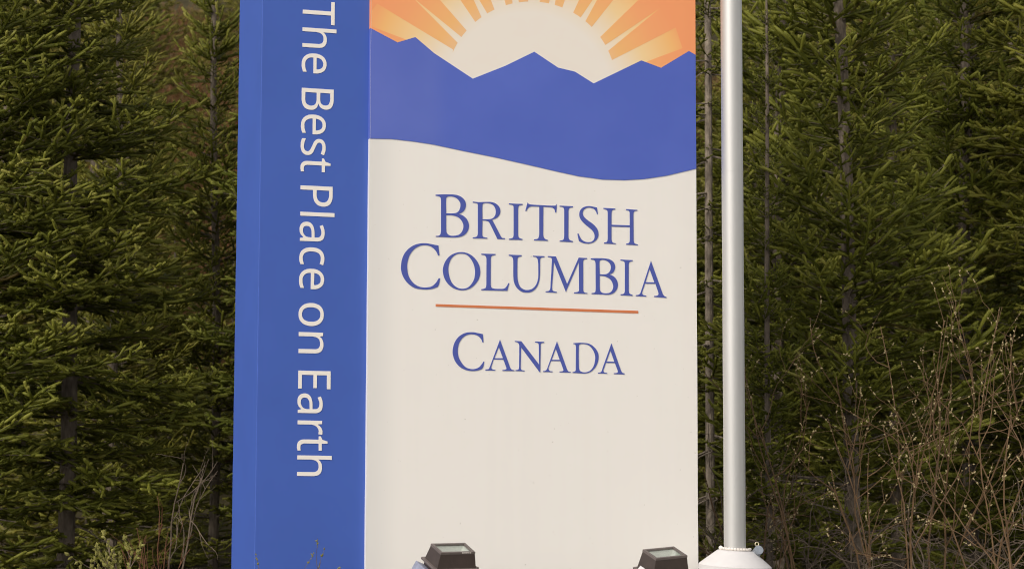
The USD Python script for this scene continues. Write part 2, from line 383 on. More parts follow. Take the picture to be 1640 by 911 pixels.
# serif capitals, outlines in the sign's plane
LETTERS = [  # name, origin x, y, pixels per unit, outline, holes
    ("BRITISH", [
    (690, 300, 9.108, [(68,108,1),(150,105),(250,105),(360,110),(440,140),(495,195),(510,265),(490,330),(450,370),(408,388,1),(470,415),(530,475),(555,560),(535,640),(480,700),(400,727),(320,732),(200,727),(75,722,1),(70,710,1),(120,703),(140,680),(148,640,1),(148,190,1),(140,150),(110,132),(68,125,1)],
     [[(222,380,1),(222,168),(235,145),(270,133),(330,140),(385,170),(425,225),(430,275),(415,330),(385,365),(335,380)], [(222,408,1),(300,408),(370,425),(430,465),(468,530),(472,590),(450,650),(410,690),(340,706),(270,700),(230,660),(222,600,1)]]),
    (690, 300, 9.108, [(612,208,1),(700,218),(780,215),(870,215),(940,235),(995,285),(1012,345),(1000,400),(960,445),(890,476,1),(905,495),(1020,715,1),(1040,738),(1080,742,1),(1080,757,1),(970,755,1),(865,540),(840,503),(800,487),(752,485,1),(748,690,1),(760,720),(790,732),(822,735,1),(822,748,1),(612,745,1),(610,732,1),(660,722),(680,700),(685,670,1),(685,260,1),(678,240),(650,230),(612,225,1)],
     [[(752,468,1),(752,262),(765,238),(810,230),(870,240),(920,275),(945,335),(940,400),(910,445),(860,465)]]),
    (800, 300, 9.108, [(137,235,1),(240,240),(335,243,1),(335,258,1),(290,265),(275,285),(270,320,1),(270,700,1),(280,730),(300,745),(333,753,1),(333,768,1),(137,765,1),(137,750,1),(180,743),(198,725),(205,690,1),(205,310,1),(200,275),(180,257),(137,250,1)], []),
    (800, 300, 9.108, [(408,222,1),(425,243),(460,252),(810,268),(832,245,1),(832,300),(825,370,1),(812,368,1),(800,325),(770,298),(720,290),(638,286,1),(635,690,1),(645,730),(670,758),(703,768,1),(703,782,1),(503,775,1),(503,760,1),(550,752),(570,730),(578,690,1),(578,285,1),(500,280),(450,283),(415,305),(388,345,1),(375,345,1)], []),
    (800, 300, 9.108, [(876,268,1),(1070,278,1),(1070,292,1),(1030,300),(1012,315),(1005,345,1),(1003,720,1),(1012,755),(1035,775),(1068,785,1),(1068,800,1),(876,792,1),(876,778,1),(915,772),(935,755),(942,715,1),(942,340,1),(938,310),(920,290),(876,282,1)], []),
    (910, 310, 9.108, [(418,205,1),(432,300,1),(418,302,1),(405,265),(370,225),(310,207),(255,215),(220,250),(212,300),(235,345),(290,395),(360,445),(415,505),(440,570),(432,640),(390,695),(320,727),(250,728),(190,712),(155,692,1),(143,640),(133,585,1),(147,580,1),(165,620),(195,670),(240,700),(300,710),(350,695),(380,655),(382,600),(355,545),(300,495),(230,435),(180,375),(160,315),(172,250),(215,205),(280,185),(340,188),(385,198)], []),
    (910, 310, 9.108, [(512,210,1),(685,220,1),(685,235,1),(650,240),(635,260),(630,295,1),(630,455,1),(897,465,1),(897,310,1),(893,270),(875,250),(842,243,1),(842,228,1),(1007,238,1),(1007,252,1),(970,258),(955,275),(950,310,1),(953,690,1),(962,720),(985,735),(1015,742,1),(1015,755,1),(843,745,1),(843,732,1),(880,722),(895,700),(898,670,1),(898,490,1),(630,483,1),(630,670,1),(638,700),(655,718),(692,725,1),(692,738,1),(522,730,1),(522,715,1),(555,708),(570,690),(576,660,1),(576,290,1),(570,255),(550,235),(512,225,1)], [])]),
    ("COLUMBIA", [
    (635, 380, 9.107, [(610,120,1),(625,265,1),(605,265,1),(580,210),(530,155),(470,123),(405,115),(330,130),(255,175),(190,265),(158,370),(155,450),(175,560),(230,650),(300,705),(380,730),(450,730),(520,710),(580,655),(615,595,1),(635,600,1),(620,680),(600,722,1),(530,748),(450,760),(360,757),(270,740),(180,685),(110,600),(70,500),(65,420),(80,320),(120,230),(190,155),(280,105),(370,88),(450,90),(530,105)], []),
    (635, 380, 9.107, [(675,490),(690,400),(740,310),(820,245),(930,217),(1040,235),(1130,295),(1195,385),(1220,490),(1205,590),(1150,680),(1070,745),(960,772),(850,750),(760,690),(700,600)],
     [[(755,480),(765,390),(800,310),(860,255),(940,238),(1020,255),(1085,320),(1130,410),(1145,510),(1130,610),(1085,690),(1030,735),(960,750),(890,735),(820,680),(775,590)]]),
    (765, 390, 9.107, [(53,147,1),(258,152,1),(258,168,1),(215,175),(195,195),(190,230,1),(188,600,1),(200,640),(240,657),(320,660),(385,655),(420,625),(448,575,1),(460,578,1),(430,690,1),(52,680,1),(52,665,1),(100,655),(118,640),(125,600,1),(128,230,1),(120,195),(100,172),(53,162,1)], []),
    (765, 390, 9.107, [(453,162,1),(640,170,1),(640,185,1),(600,195),(583,215),(578,255,1),(578,450),(585,540),(620,630),(680,672),(740,675),(800,655),(850,600),(878,520),(883,440),(882,290,1),(873,230),(850,200),(805,190,1),(805,177,1),(972,185,1),(972,200,1),(930,205),(912,225),(910,260,1),(905,480),(890,570),(850,650),(790,700),(720,714),(640,700),(570,645),(530,565),(518,470,1),(518,250,1),(512,215),(490,188),(453,178,1)], []),
    (860, 390, 9.11, [(157,183,1),(275,190,1),(438,590,1),(608,205,1),(728,212,1),(728,226,1),(690,232),(675,255),(672,290,1),(673,670,1),(680,700),(700,715),(733,720,1),(733,733,1),(540,727,1),(540,712,1),(590,705),(610,690),(613,660,1),(610,265,1),(420,705,1),(246,268,1),(218,640,1),(225,680),(245,695),(290,705,1),(290,718,1),(125,710,1),(125,696,1),(170,690),(188,670),(195,640,1),(218,240,1),(210,212),(190,202),(157,197,1)], []),
    (940, 395, 9.107, [(57,172,1),(130,168),(250,172),(330,185),(390,230),(410,290),(400,345),(370,385),(330,405,1),(390,435),(435,490),(450,560),(430,630),(380,680),(310,700),(220,697),(67,690,1),(67,676,1),(110,668),(123,650),(128,610,1),(125,250,1),(118,215),(100,195),(57,186,1)],
     [[(185,400,1),(183,215),(205,195),(250,195),(300,215),(340,260),(348,310),(335,355),(300,390),(240,405)], [(185,425,1),(240,428),(300,450),(350,490),(380,560),(375,620),(340,665),(280,680),(220,670),(192,640),(185,590,1)]]),
    (940, 395, 9.107, [(487,187,1),(665,197,1),(665,211,1),(630,220),(613,235),(608,270,1),(608,640,1),(615,675),(635,692),(665,703,1),(665,717,1),(490,708,1),(490,694,1),(530,687),(547,668),(553,635,1),(553,265,1),(545,225),(525,208),(487,201,1)], []),
    (940, 395, 9.107, [(932,207,1),(1105,690,1),(1130,722),(1158,733,1),(1158,746,1),(977,733,1),(977,718,1),(1025,712),(1042,695),(1038,660,1),(997,540,1),(845,540,1),(802,670,1),(810,695),(830,708),(863,715,1),(863,727,1),(712,720,1),(712,707,1),(755,698),(775,680),(790,645,1)],
     [[(912,325,1),(982,520,1),(853,518,1)]])]),
    ("CANADA", [
    (715, 520, 10.125, [(588,150,1),(600,285,1),(582,285,1),(560,230),(510,180),(450,157),(390,152),(310,175),(240,235),(195,330),(182,430),(200,530),(250,620),(310,685),(380,712),(450,715),(520,690),(570,640),(600,592,1),(613,600,1),(595,680),(575,715,1),(500,740),(410,747),(310,730),(210,675),(140,590),(103,480),(103,390),(130,290),(190,200),(280,140),(370,120),(450,122),(530,138)], []),
    (715, 520, 10.125, [(867,240,1),(1035,700,1),(1060,725),(1100,735,1),(1100,748,1),(907,745,1),(907,730,1),(950,725),(972,710),(965,680,1),(922,562,1),(765,560,1),(725,680,1),(730,705),(750,722),(790,728,1),(790,740,1),(630,738,1),(630,722,1),(680,715),(695,695),(710,660,1)], [[(848,360,1),(915,540,1),(775,540,1)]]),
    (815, 530, 11.383, [(108,178,1),(225,185,1),(550,610,1),(545,270,1),(535,225),(510,212),(475,205,1),(475,190,1),(640,195,1),(640,212,1),(595,222),(580,240),(578,280,1),(570,750,1),(560,750,1),(220,295,1),(213,660,1),(220,695),(245,712),(285,718,1),(285,732,1),(120,725,1),(120,710,1),(165,702),(180,685),(185,650,1),(188,260,1),(175,225),(150,205),(108,192,1)], []),
    (815, 530, 11.383, [(875,188,1),(1060,700,1),(1085,735),(1125,742,1),(1125,755,1),(922,750,1),(922,735,1),(970,730),(992,715),(985,680,1),(935,545,1),(765,545,1),(720,670,1),(725,705),(745,725),(795,733,1),(795,747,1),(622,742,1),(622,727,1),(670,718),(690,695),(705,660,1)], [[(852,320,1),(925,522,1),(778,522,1)]]),
    (910, 530, 11.39, [(92,220,1),(170,213),(290,215),(390,235),(480,300),(540,390),(553,480),(530,590),(470,690),(390,750),(300,772),(220,768),(80,760,1),(80,745,1),(120,735),(135,715),(137,670,1),(140,290,1),(132,255),(120,242),(92,235,1)], [[(193,640),(193,270),(215,240),(280,235),(370,260),(440,330),(485,430),(490,520),(465,630),(410,710),(340,745),(270,748),(215,725),(197,685)]]),
    (910, 530, 11.39, [(787,222,1),(960,715,1),(985,757),(1025,770,1),(1025,790,1),(832,782,1),(832,765,1),(885,760),(905,745),(898,710,1),(850,582,1),(687,578,1),(640,710,1),(645,740),(665,755),(708,762,1),(708,775,1),(543,770,1),(543,757,1),(590,748),(610,725),(620,690,1)], [[(768,355,1),(840,558,1),(697,555,1)]])])]
for word, glyphs in LETTERS:
    shapes = []
    for ox, oy, k, outline, holes in glyphs:
        s = pxpoly([(ox + p[0] / k, oy + p[1] / k) for p in curve(outline)]).buffer(0)
        for h in holes:
            s = s.difference(pxpoly([(ox + p[0] / k, oy + p[1] / k) for p in curve(h)]).buffer(0))
        shapes.append(s)
    obj("lettering", flat(unary_union(shapes), 0.0005, 0.0018), L_letter_blue, sign, label=f"dark blue serif capitals {word}")

# the white motto that reads downward on the blue face
WORDS = {
    'The': [[[5,318,5,358,273,358,273,318,162,317,162,0,116,1,116,317]],[[321,380,365,380,364,232,382,251,392,258,415,268,434,272,468,272,498,265,519,253,533,237,542,217,547,188,547,0,503,0,503,182,501,195,495,211,484,225,473,231,452,236,424,235,406,230,393,223,378,205,370,185,365,153,365,0,321,0]],[[615,117,616,158,623,192,637,222,657,246,685,264,713,272,745,273,780,265,800,254,818,237,834,210,843,175,844,126,662,126,661,109,664,92,673,70,687,52,709,39,722,35,735,33,779,35,832,51,832,12,797,0,762,-5,715,-3,685,6,656,24,635,49,621,81],[667,190,662,161,797,161,798,176,790,204,775,224,763,231,751,235,721,236,697,228,680,214]]],
    'Best': [[[48,357,170,357,207,353,231,347,253,337,267,326,276,314,283,297,286,280,286,258,280,234,270,217,256,204,242,196,219,188,251,178,274,164,288,147,296,126,298,91,292,63,286,50,275,35,254,18,225,6,189,0,48,0],[94,40,179,38,208,43,225,51,240,67,249,90,250,113,241,139,225,154,213,160,194,165,177,167,95,167],[94,206,174,205,204,210,217,216,231,230,238,248,239,271,232,292,219,305,187,316,168,318,95,318]],[[352,117,353,158,360,192,374,222,394,246,422,264,450,272,482,273,517,265,537,254,555,237,571,210,580,175,581,126,399,126,398,109,401,92,410,70,424,52,446,39,459,35,472,33,516,35,569,51,569,12,534,0,499,-5,452,-3,422,6,393,24,372,49,358,81],[398,162,534,161,535,176,527,204,512,224,500,231,488,235,458,236,434,228,417,214,404,190]],[[632,52,685,34,730,31,749,34,765,41,776,52,781,65,781,75,777,86,763,100,743,111,668,143,643,164,633,186,632,211,636,227,644,241,658,254,672,262,692,269,719,273,748,273,772,270,817,256,817,250,804,220,753,235,714,236,697,232,686,227,678,218,674,208,675,195,680,185,689,178,716,164,784,136,801,125,812,114,823,90,824,65,820,46,809,27,790,11,759,-1,732,-5,679,-3,645,6,632,13]],[[855,255,894,274,911,330,937,330,938,268,1015,268,1015,234,937,233,937,71,945,48,955,38,963,34,993,32,1016,37,1017,4,1015,2,983,-5,948,-3,921,8,903,28,897,42,893,65,893,233,855,234]]],
    'Place': [[[48,357,161,357,188,354,215,347,240,334,257,318,268,300,276,272,277,241,270,209,257,185,234,163,211,151,179,142,152,139,94,138,94,0,48,0],[94,180,145,178,164,180,186,185,208,196,224,217,230,241,229,266,225,279,218,292,199,307,176,315,153,318,94,318]],[[345,380,389,380,389,0,345,0]],[[455,64,455,84,460,105,469,121,491,140,513,150,537,156,569,160,622,161,628,163,626,203,620,217,609,228,593,235,563,237,540,233,498,217,485,247,486,251,511,262,535,269,562,273,590,273,625,266,638,260,651,250,665,228,672,196,672,0,640,0,632,35,629,38,601,10,577,-1,553,-5,528,-5,507,-1,488,7,470,23,460,41],[501,64,509,46,521,37,531,33,559,31,579,35,593,41,612,55,622,72,628,97,628,130,563,128,539,123,523,116,509,104,503,92]],[[740,149,747,191,758,217,769,233,783,247,799,258,824,268,853,273,896,271,936,259,923,222,887,232,855,234,835,230,817,221,807,212,796,194,789,172,786,153,786,113,790,90,798,69,814,48,834,37,853,33,891,35,932,48,932,10,901,-2,878,-5,850,-5,810,4,786,17,766,37,750,66,741,105]],[[980,117,981,158,988,192,1002,222,1022,246,1050,264,1078,272,1110,273,1145,265,1165,254,1183,237,1199,210,1208,175,1209,126,1027,126,1026,109,1029,92,1038,70,1052,52,1074,39,1087,35,1100,33,1144,35,1197,51,1197,12,1162,0,1127,-5,1080,-3,1050,6,1021,24,1000,49,986,81],[1026,162,1162,161,1163,176,1155,204,1140,224,1128,231,1116,235,1086,236,1062,228,1045,214,1032,190]]],
    'on': [[[27,120,27,149,30,174,43,213,53,229,70,247,86,258,110,268,139,273,164,273,191,268,213,259,233,245,247,230,257,215,269,186,275,149,275,119,272,95,263,65,249,40,230,20,217,11,191,0,163,-5,129,-4,100,4,80,15,59,34,44,56,33,84],[73,115,78,88,87,66,93,56,111,41,138,32,170,33,191,41,209,56,215,66,224,88,228,107,228,162,221,190,214,204,194,225,170,235,137,236,120,232,108,226,90,208,79,185,73,155]],[[344,268,380,268,387,232,401,248,416,259,440,269,462,273,486,273,511,269,531,261,550,246,562,226,570,188,570,0,526,0,525,190,521,205,511,222,495,232,480,236,451,236,430,231,415,223,402,207,393,185,388,154,388,0,344,0]]],
    'Earth': [[[48,357,248,357,248,317,94,316,95,206,239,206,239,167,94,166,94,41,248,40,248,0,48,0]],[[301,64,301,84,306,105,315,121,337,140,359,150,383,156,415,160,468,161,474,163,472,203,466,217,455,228,439,235,409,237,386,233,344,217,331,247,332,251,357,262,381,269,408,273,436,273,471,266,484,260,497,250,511,228,518,196,518,0,486,0,478,35,475,38,447,10,423,-1,399,-5,374,-5,353,-1,334,7,316,23,306,41],[347,64,354,47,367,37,377,33,405,31,425,35,439,41,458,55,468,72,474,97,474,130,409,128,385,123,369,116,355,104,349,92]],[[601,268,637,268,641,225,644,220,658,240,672,254,691,266,717,273,739,273,757,270,752,230,716,233,692,226,677,217,664,204,651,180,645,153,645,0,601,0]],[[773,255,812,274,829,330,855,330,856,268,933,268,933,234,855,233,855,71,863,48,873,38,881,34,911,32,934,37,935,4,933,2,901,-5,866,-3,839,8,821,28,815,42,811,65,811,233,773,234]],[[988,380,1032,380,1031,232,1049,251,1059,258,1082,268,1101,272,1135,272,1165,265,1186,253,1200,237,1209,217,1214,188,1214,0,1170,0,1170,182,1168,195,1162,211,1151,225,1140,231,1119,236,1091,235,1073,230,1060,223,1045,205,1037,185,1032,153,1032,0,988,0]]],
}
for word, y0, y1 in (("The", 0.5, 116.6), ("Best", 140.9, 274.6), ("Place", 296.9, 462.4), ("on", 484.5, 565.0), ("Earth", 593.0, 761.5)):
    za, zb = sz(483 - y0 * 0.0095, y0, -BACK)[1], sz(483 - y1 * 0.0095, y1, -BACK)[1]
    glyphs = WORDS[word]
    allx = [x for g in glyphs for x in g[0][0::2]]
    lo, hi = min(allx), max(allx)
    shapes = []
    for g in glyphs:
        rings = [[(-0.4025 + 0.190 * y / 357.0, za + (zb - za) * (x - lo) / (hi - lo)) for x, y in zip(r[0::2], r[1::2])] for r in g]
        shapes.append(Polygon(rings[0], rings[1:]).buffer(0))
    obj("lettering", flat(unary_union(shapes), -BACK + 0.0003, 0.0018), L_letter_white, sign, label=f'white upright word "{word}" reading downward')

# ------------------------------------------------------------------ flagpole
pc = at(1171.3, 50, 14.3)
px_, py_ = pc[0], 14.3
gz = float(ground(px_, py_))
pole = thing("flagpole", "smooth pale metal flagpole standing beside the welcome sign", "flagpole", (px_, py_, gz))
zc = at(1177, 892, 14.3)[2] - gz                     # middle of the collar
obj("pole", tube([(0, 0, -0.2), (0, 0, 4.0), (0, 0, 7.0), (0, 0, 9.5)], [0.064, 0.064, 0.060, 0.052], 40), L_pole, pole, smooth=40)
zj = at(1171, 275, 14.3)[2] - gz
obj("joint", tube([(0, 0, zj - 0.004), (0, 0, zj + 0.004)], [0.0647, 0.0647], 40), L_pole, pole, smooth=40)
obj("finial", tm(trimesh.creation.icosphere(3, 0.09).apply_translation([0, 0, 9.58])), L_brass, pole, smooth=True)
tilt = trimesh.transformations.rotation_matrix(math.radians(3.0), [0, 1, 0]) @ trimesh.transformations.rotation_matrix(math.radians(3.5), [1, 0, 0])
prof = [(0.066, 0.045), (0.104, 0.040), (0.112, 0.036), (0.207, -0.040), (0.213, -0.046), (0.213, -0.075), (0.207, -0.079), (0.066, -0.079)]
col = trimesh.creation.revolve(np.array(prof), sections=64); col.apply_transform(tilt); col.apply_translation([0.003, 0, zc])
obj("collar", tm(col), L_collar, pole, smooth=30)
gb = trimesh.creation.revolve(np.array([(0.0, 0.0), (0.20, 0.0), (0.19, zc - 0.075), (0.0, zc - 0.075)]), sections=48); gb.apply_translation([0, 0, -0.001])
obj("base", tm(gb), L_collar, pole, smooth=30)
# the beaded loop that holds the halyard, lying on the collar
loop = lambda a: np.array([0.087 * math.cos(a), 0.087 * math.sin(a), 0.052])
angles = np.linspace(math.radians(-200), math.radians(20), 19)
for a0, a1 in zip(angles[:-1], angles[1:]):
    gap = 0.0016 / 0.087
    pts = np.array([loop(a) for a in np.linspace(a0 + gap, a1 - gap, 5)])
    pts = trimesh.transformations.transform_points(pts, tilt) + np.array([0, 0, zc])
    obj("bead", tube(pts, [0.0062, 0.0078, 0.0078, 0.0078, 0.0062], 12), L_bead, pole, smooth=50)
knob = trimesh.creation.icosphere(2, 0.0125); knob.apply_translation([-0.084, -0.020, zc + 0.056])
obj("end_knob", tm(knob), L_bead, pole, smooth=True)
w = trimesh.creation.cylinder(0.027, 0.06, sections=28); w.apply_transform(trimesh.transformations.rotation_matrix(math.radians(68), [1, 0.25, 0])); w.apply_translation([0.128, -0.03, zc + 0.034])
obj("weight", tm(w), L_steel, pole, smooth=40)
t = trimesh.creation.torus(0.0105, 0.003, 24, 10); t.apply_transform(trimesh.transformations.rotation_matrix(math.radians(84), [1, 0.1, 0])); t.apply_translation([0.124, -0.045, zc + 0.078])
obj("ring", tm(t), L_brass, pole, smooth=True)


# ------------------------------------------------------------------ the two floodlights at the sign's foot
def frustum(w, d, wb, db, h, top=0.0):
    v = np.array([[sx * w / 2, sy * d / 2, top] for sx, sy in ((-1, -1), (1, -1), (1, 1), (-1, 1))] + [[sx * wb / 2, sy * db / 2, top - h] for sx, sy in ((-1, -1), (1, -1), (1, 1), (-1, 1))])
    return v


def floodlight(label, fit, bracket, plate_look=None, chipped=False):
    x, z, a, b, c, w, d, h, wb, db = fit
    gz = float(ground(x, 13.2))
    M = (trimesh.transformations.rotation_matrix(a, [0, 0, 1]) @ trimesh.transformations.rotation_matrix(b, [1, 0, 0]) @ trimesh.transformations.rotation_matrix(c, [0, 1, 0]))
    M[2, 3] = z - gz
    T = lambda v: trimesh.transformations.transform_points(np.asarray(v, float), M)
    root = thing("floodlight", label, "floodlight", (x, 13.2, gz))
    rim = 0.011
    o, i = frustum(w, d, wb, db, h), frustum(w - 2 * rim, d - 2 * rim, wb - 2 * rim, db - 2 * rim, h, -0.002)
    quads = [(k, (k + 1) % 4, 4 + (k + 1) % 4, 4 + k) for k in range(4)]
    hood = np.array([[q[0], q[3], q[2], q[1]] for q in quads])
    bottom = np.array([[4, 5, 6, 7]])
    v = np.vstack([o, o[4:] * 0.9])
    obj("hood", (T(o), np.vstack([hood, bottom])), L_lamp, root)
    # the rim round the opening stands a little proud
    ro, ri = frustum(w + 0.004, d + 0.004, w + 0.006, d + 0.006, 0.012, 0.003), frustum(w - 2 * rim, d - 2 * rim, w - 2 * rim, d - 2 * rim, 0.012, 0.003)
    rv = np.vstack([ro, ri])
    rf = []
    for k in range(4):
        n = (k + 1) % 4
        rf += [[k, n, 8 + n, 8 + k], [k, 4 + k, 4 + n, n], [8 + k, 8 + n, 12 + n, 12 + k]]
    obj("rim", (T(rv), np.array(rf)), L_lampedge, root)
    # white reflector sunk in the hood, with a narrower floor
    fl = frustum(w - 2 * rim, d - 2 * rim, (w - 2 * rim) * 0.62, (d - 2 * rim) * 0.62, h * 0.75, -0.0095)
    obj("reflector", (T(fl), np.vstack([np.array([[q[0], q[1], q[2], q[3]] for q in quads]), [[7, 6, 5, 4]]])), L_reflector, root)
    bulb = trimesh.creation.capsule(height=w * 0.28, radius=0.009); bulb.apply_transform(trimesh.transformations.rotation_matrix(math.pi / 2, [0, 1, 0])); bulb.apply_translation([-w * 0.14, 0, -0.045])
    obj("bulb", (T(bulb.vertices), np.array(bulb.faces)), L_reflector, root, smooth=True)
    g = np.array([[sx * (w / 2 - rim - 0.001), sy * (d / 2 - rim - 0.001), zz] for zz in (-0.003, -0.007) for sx, sy in ((-1, -1), (1, -1), (1, 1), (-1, 1))])
    obj("glass", (T(g), np.array([[0, 1, 2, 3], [7, 6, 5, 4], [0, 4, 5, 1], [1, 5, 6, 2], [2, 6, 7, 3], [3, 7, 4, 0]])), L_glass, root)
    fv, ff = rounded_box(wb + 0.034, db + 0.034, 0.014, 0.004); fv[:, 2] -= h + 0.007
    obj("flange", (T(fv), ff), L_lampedge, root, smooth=30)
    bv, bf = rounded_box(wb + 0.008, db + 0.008, 0.13, 0.012); bv[:, 2] -= h + 0.080
    obj("housing", (T(bv), bf), L_lamp, root, smooth=30)
    for s in (-1, 1):
        bo = trimesh.creation.cylinder(0.006, 0.008, sections=10); bo.apply_translation([s * (wb / 2 + 0.008), -db / 2 - 0.005, -h + 0.003])
        obj("bolt", (T(bo.vertices), np.array(bo.faces)), L_lampedge, root)
    # galvanised bracket at the lamp's left, on a knuckle and a post down to the ground
    (bx, by, bz), (sx, sy, sz_), tiltb = bracket
    pv, pf = rounded_box(sx, sy, sz_, 0.002)
    R2 = trimesh.transformations.rotation_matrix(tiltb, [0, 1, 0]); pv = trimesh.transformations.transform_points(pv, R2) + np.array([bx, by, bz])
    plate = obj("bracket", (T(pv), pf), plate_look or L_galv, root, smooth=30)
    for k in (-0.5, 0.5):
        bo = trimesh.creation.cylinder(0.0045, 0.010, sections=10); bo.apply_transform(trimesh.transformations.rotation_matrix(math.pi / 2, [1, 0, 0]))
        bo.apply_translation([bx + k * 0.03, by - sy / 2 - 0.003, bz])
        obj("bracket_bolt", (T(bo.vertices), np.array(bo.faces)), L_steel, root)
    if chipped:                                        # bare spots where the rim's paint has come off
        rc = np.random.default_rng(9)
        for cx in (0.028, 0.042, 0.051, 0.060, 0.074):
            outline = [(cx + rc.uniform(0.5, 1) * 0.006 * math.cos(t), 0.0015 + rc.uniform(0.5, 1) * 0.0045 * math.sin(t)) for t in np.linspace(0, 2 * math.pi, 9)[:-1]]
            m = trimesh.creation.extrude_polygon(Polygon(outline), 0.0012)
            mv = np.array(m.vertices); mv = np.stack([mv[:, 0], -d / 2 - 0.0022 - mv[:, 2], mv[:, 1] - 0.002], -1)
            obj("paint_chip", (T(mv), np.array(m.faces)), L_bead, root)
    foot = T([[0, 0, -h - 0.14]])[0]
    obj("post", tube([(foot[0], foot[1], -0.1), (foot[0], foot[1], foot[2])], [0.03, 0.03], 20), L_galv, root, smooth=40)
    return root


floodlight("bronze floodlight with a chipped rim at the sign's foot, below the motto side", [-0.3134, 1.6057, 0.5093, 0.3994, -0.0247, 0.2033, 0.1228, 0.085, 0.2348, 0.1532], ((-0.165, 0.0, -0.125), (0.05, 0.12, 0.05), 0.4), None, True)
floodlight("bronze floodlight with its white reflector showing, nearer to the flagpole", [0.8286, 1.584, 0.5083, 0.3487, -0.0914, 0.1929, 0.1373, 0.105, 0.226, 0.170], ((-0.155, -0.03, -0.085), (0.03, 0.05, 0.05), 0.7), L_collar)

# ------------------------------------------------------------------ spruces
def frond(rng, L, step=0.092, droop=0.0):
    """One branch along +x: (axis points, wood segments, needle-bearing shoots, tint of each shoot)."""
    n = max(6, int(L / 0.12))
    t = np.linspace(0, 1, n)
    bend = rng.normal(0, 0.07)
    axis = np.stack([L * t, L * bend * t * t, L * (0.16 * t * t - droop * t * (1 - 0.6 * t))], -1)
    P = lambda s: np.array([np.interp(s, t, axis[:, k]) for k in range(3)])
    seg, tint, wood = [], [], []
    for a, b, s in zip(axis[:-1], axis[1:], t[:-1]):
        if s > 0.12:
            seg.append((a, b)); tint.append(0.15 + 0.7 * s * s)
    side, s = 1, 0.10
    while s < 0.985:
        base, fwd = P(s), P(min(1, s + 0.02)) - P(s - 0.02)
        fwd /= np.linalg.norm(fwd)
        l = min(0.52, (0.44 * L * (1 - s) ** 0.8 + 0.10)) * rng.uniform(0.65, 1.2)
        ang = side * rng.uniform(0.65, 1.05)
        d = np.array([fwd[0] * math.cos(ang) - fwd[1] * math.sin(ang), fwd[0] * math.sin(ang) + fwd[1] * math.cos(ang), fwd[2] + rng.normal(0.0, 0.16)])
        d /= np.linalg.norm(d)
        k = max(1, int(round(l / 0.10)))
        sag = rng.normal(0.0, 0.12)
        pts = np.array([base + d * l * q + np.array([0, 0, l * sag * q * q]) + fwd * l * 0.2 * q * q for q in np.linspace(0, 1, k + 1)])
        pts[1:] += rng.normal(0, 0.012, (k, 3))
        wood.append((pts[0], pts[-1] * 0.8 + pts[0] * 0.2, 0.0035 * (0.6 + l)))
        own = rng.normal(0, 0.08)
        for j in range(k):
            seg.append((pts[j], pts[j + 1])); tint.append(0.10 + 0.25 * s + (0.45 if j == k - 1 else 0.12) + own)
        q, ss = 0.22 * l, side
        while q < l - 0.03 and l > 0.14:
            p = base + (pts[-1] - base) * (q / l)
            a2 = ss * rng.uniform(0.6, 0.95)
            e = np.array([d[0] * math.cos(a2) - d[1] * math.sin(a2), d[0] * math.sin(a2) + d[1] * math.cos(a2), d[2] + rng.normal(0.08, 0.34)])
            e /= np.linalg.norm(e)
            ll = rng.uniform(0.04, 0.08) + 0.05 * (l - q)
            seg.append((p, p + e * ll)); tint.append(0.26 + 0.28 * s + 0.36 * q / l + own + rng.normal(0, 0.08))
            ss = -ss; q += step * 0.75 * rng.uniform(0.7, 1.3)
        side = -side
        s += step * rng.uniform(0.7, 1.3) / L * (0.6 if s > 0.72 else 1.0)
    return axis, wood, np.array(seg), np.clip(np.array(tint), 0, 1)


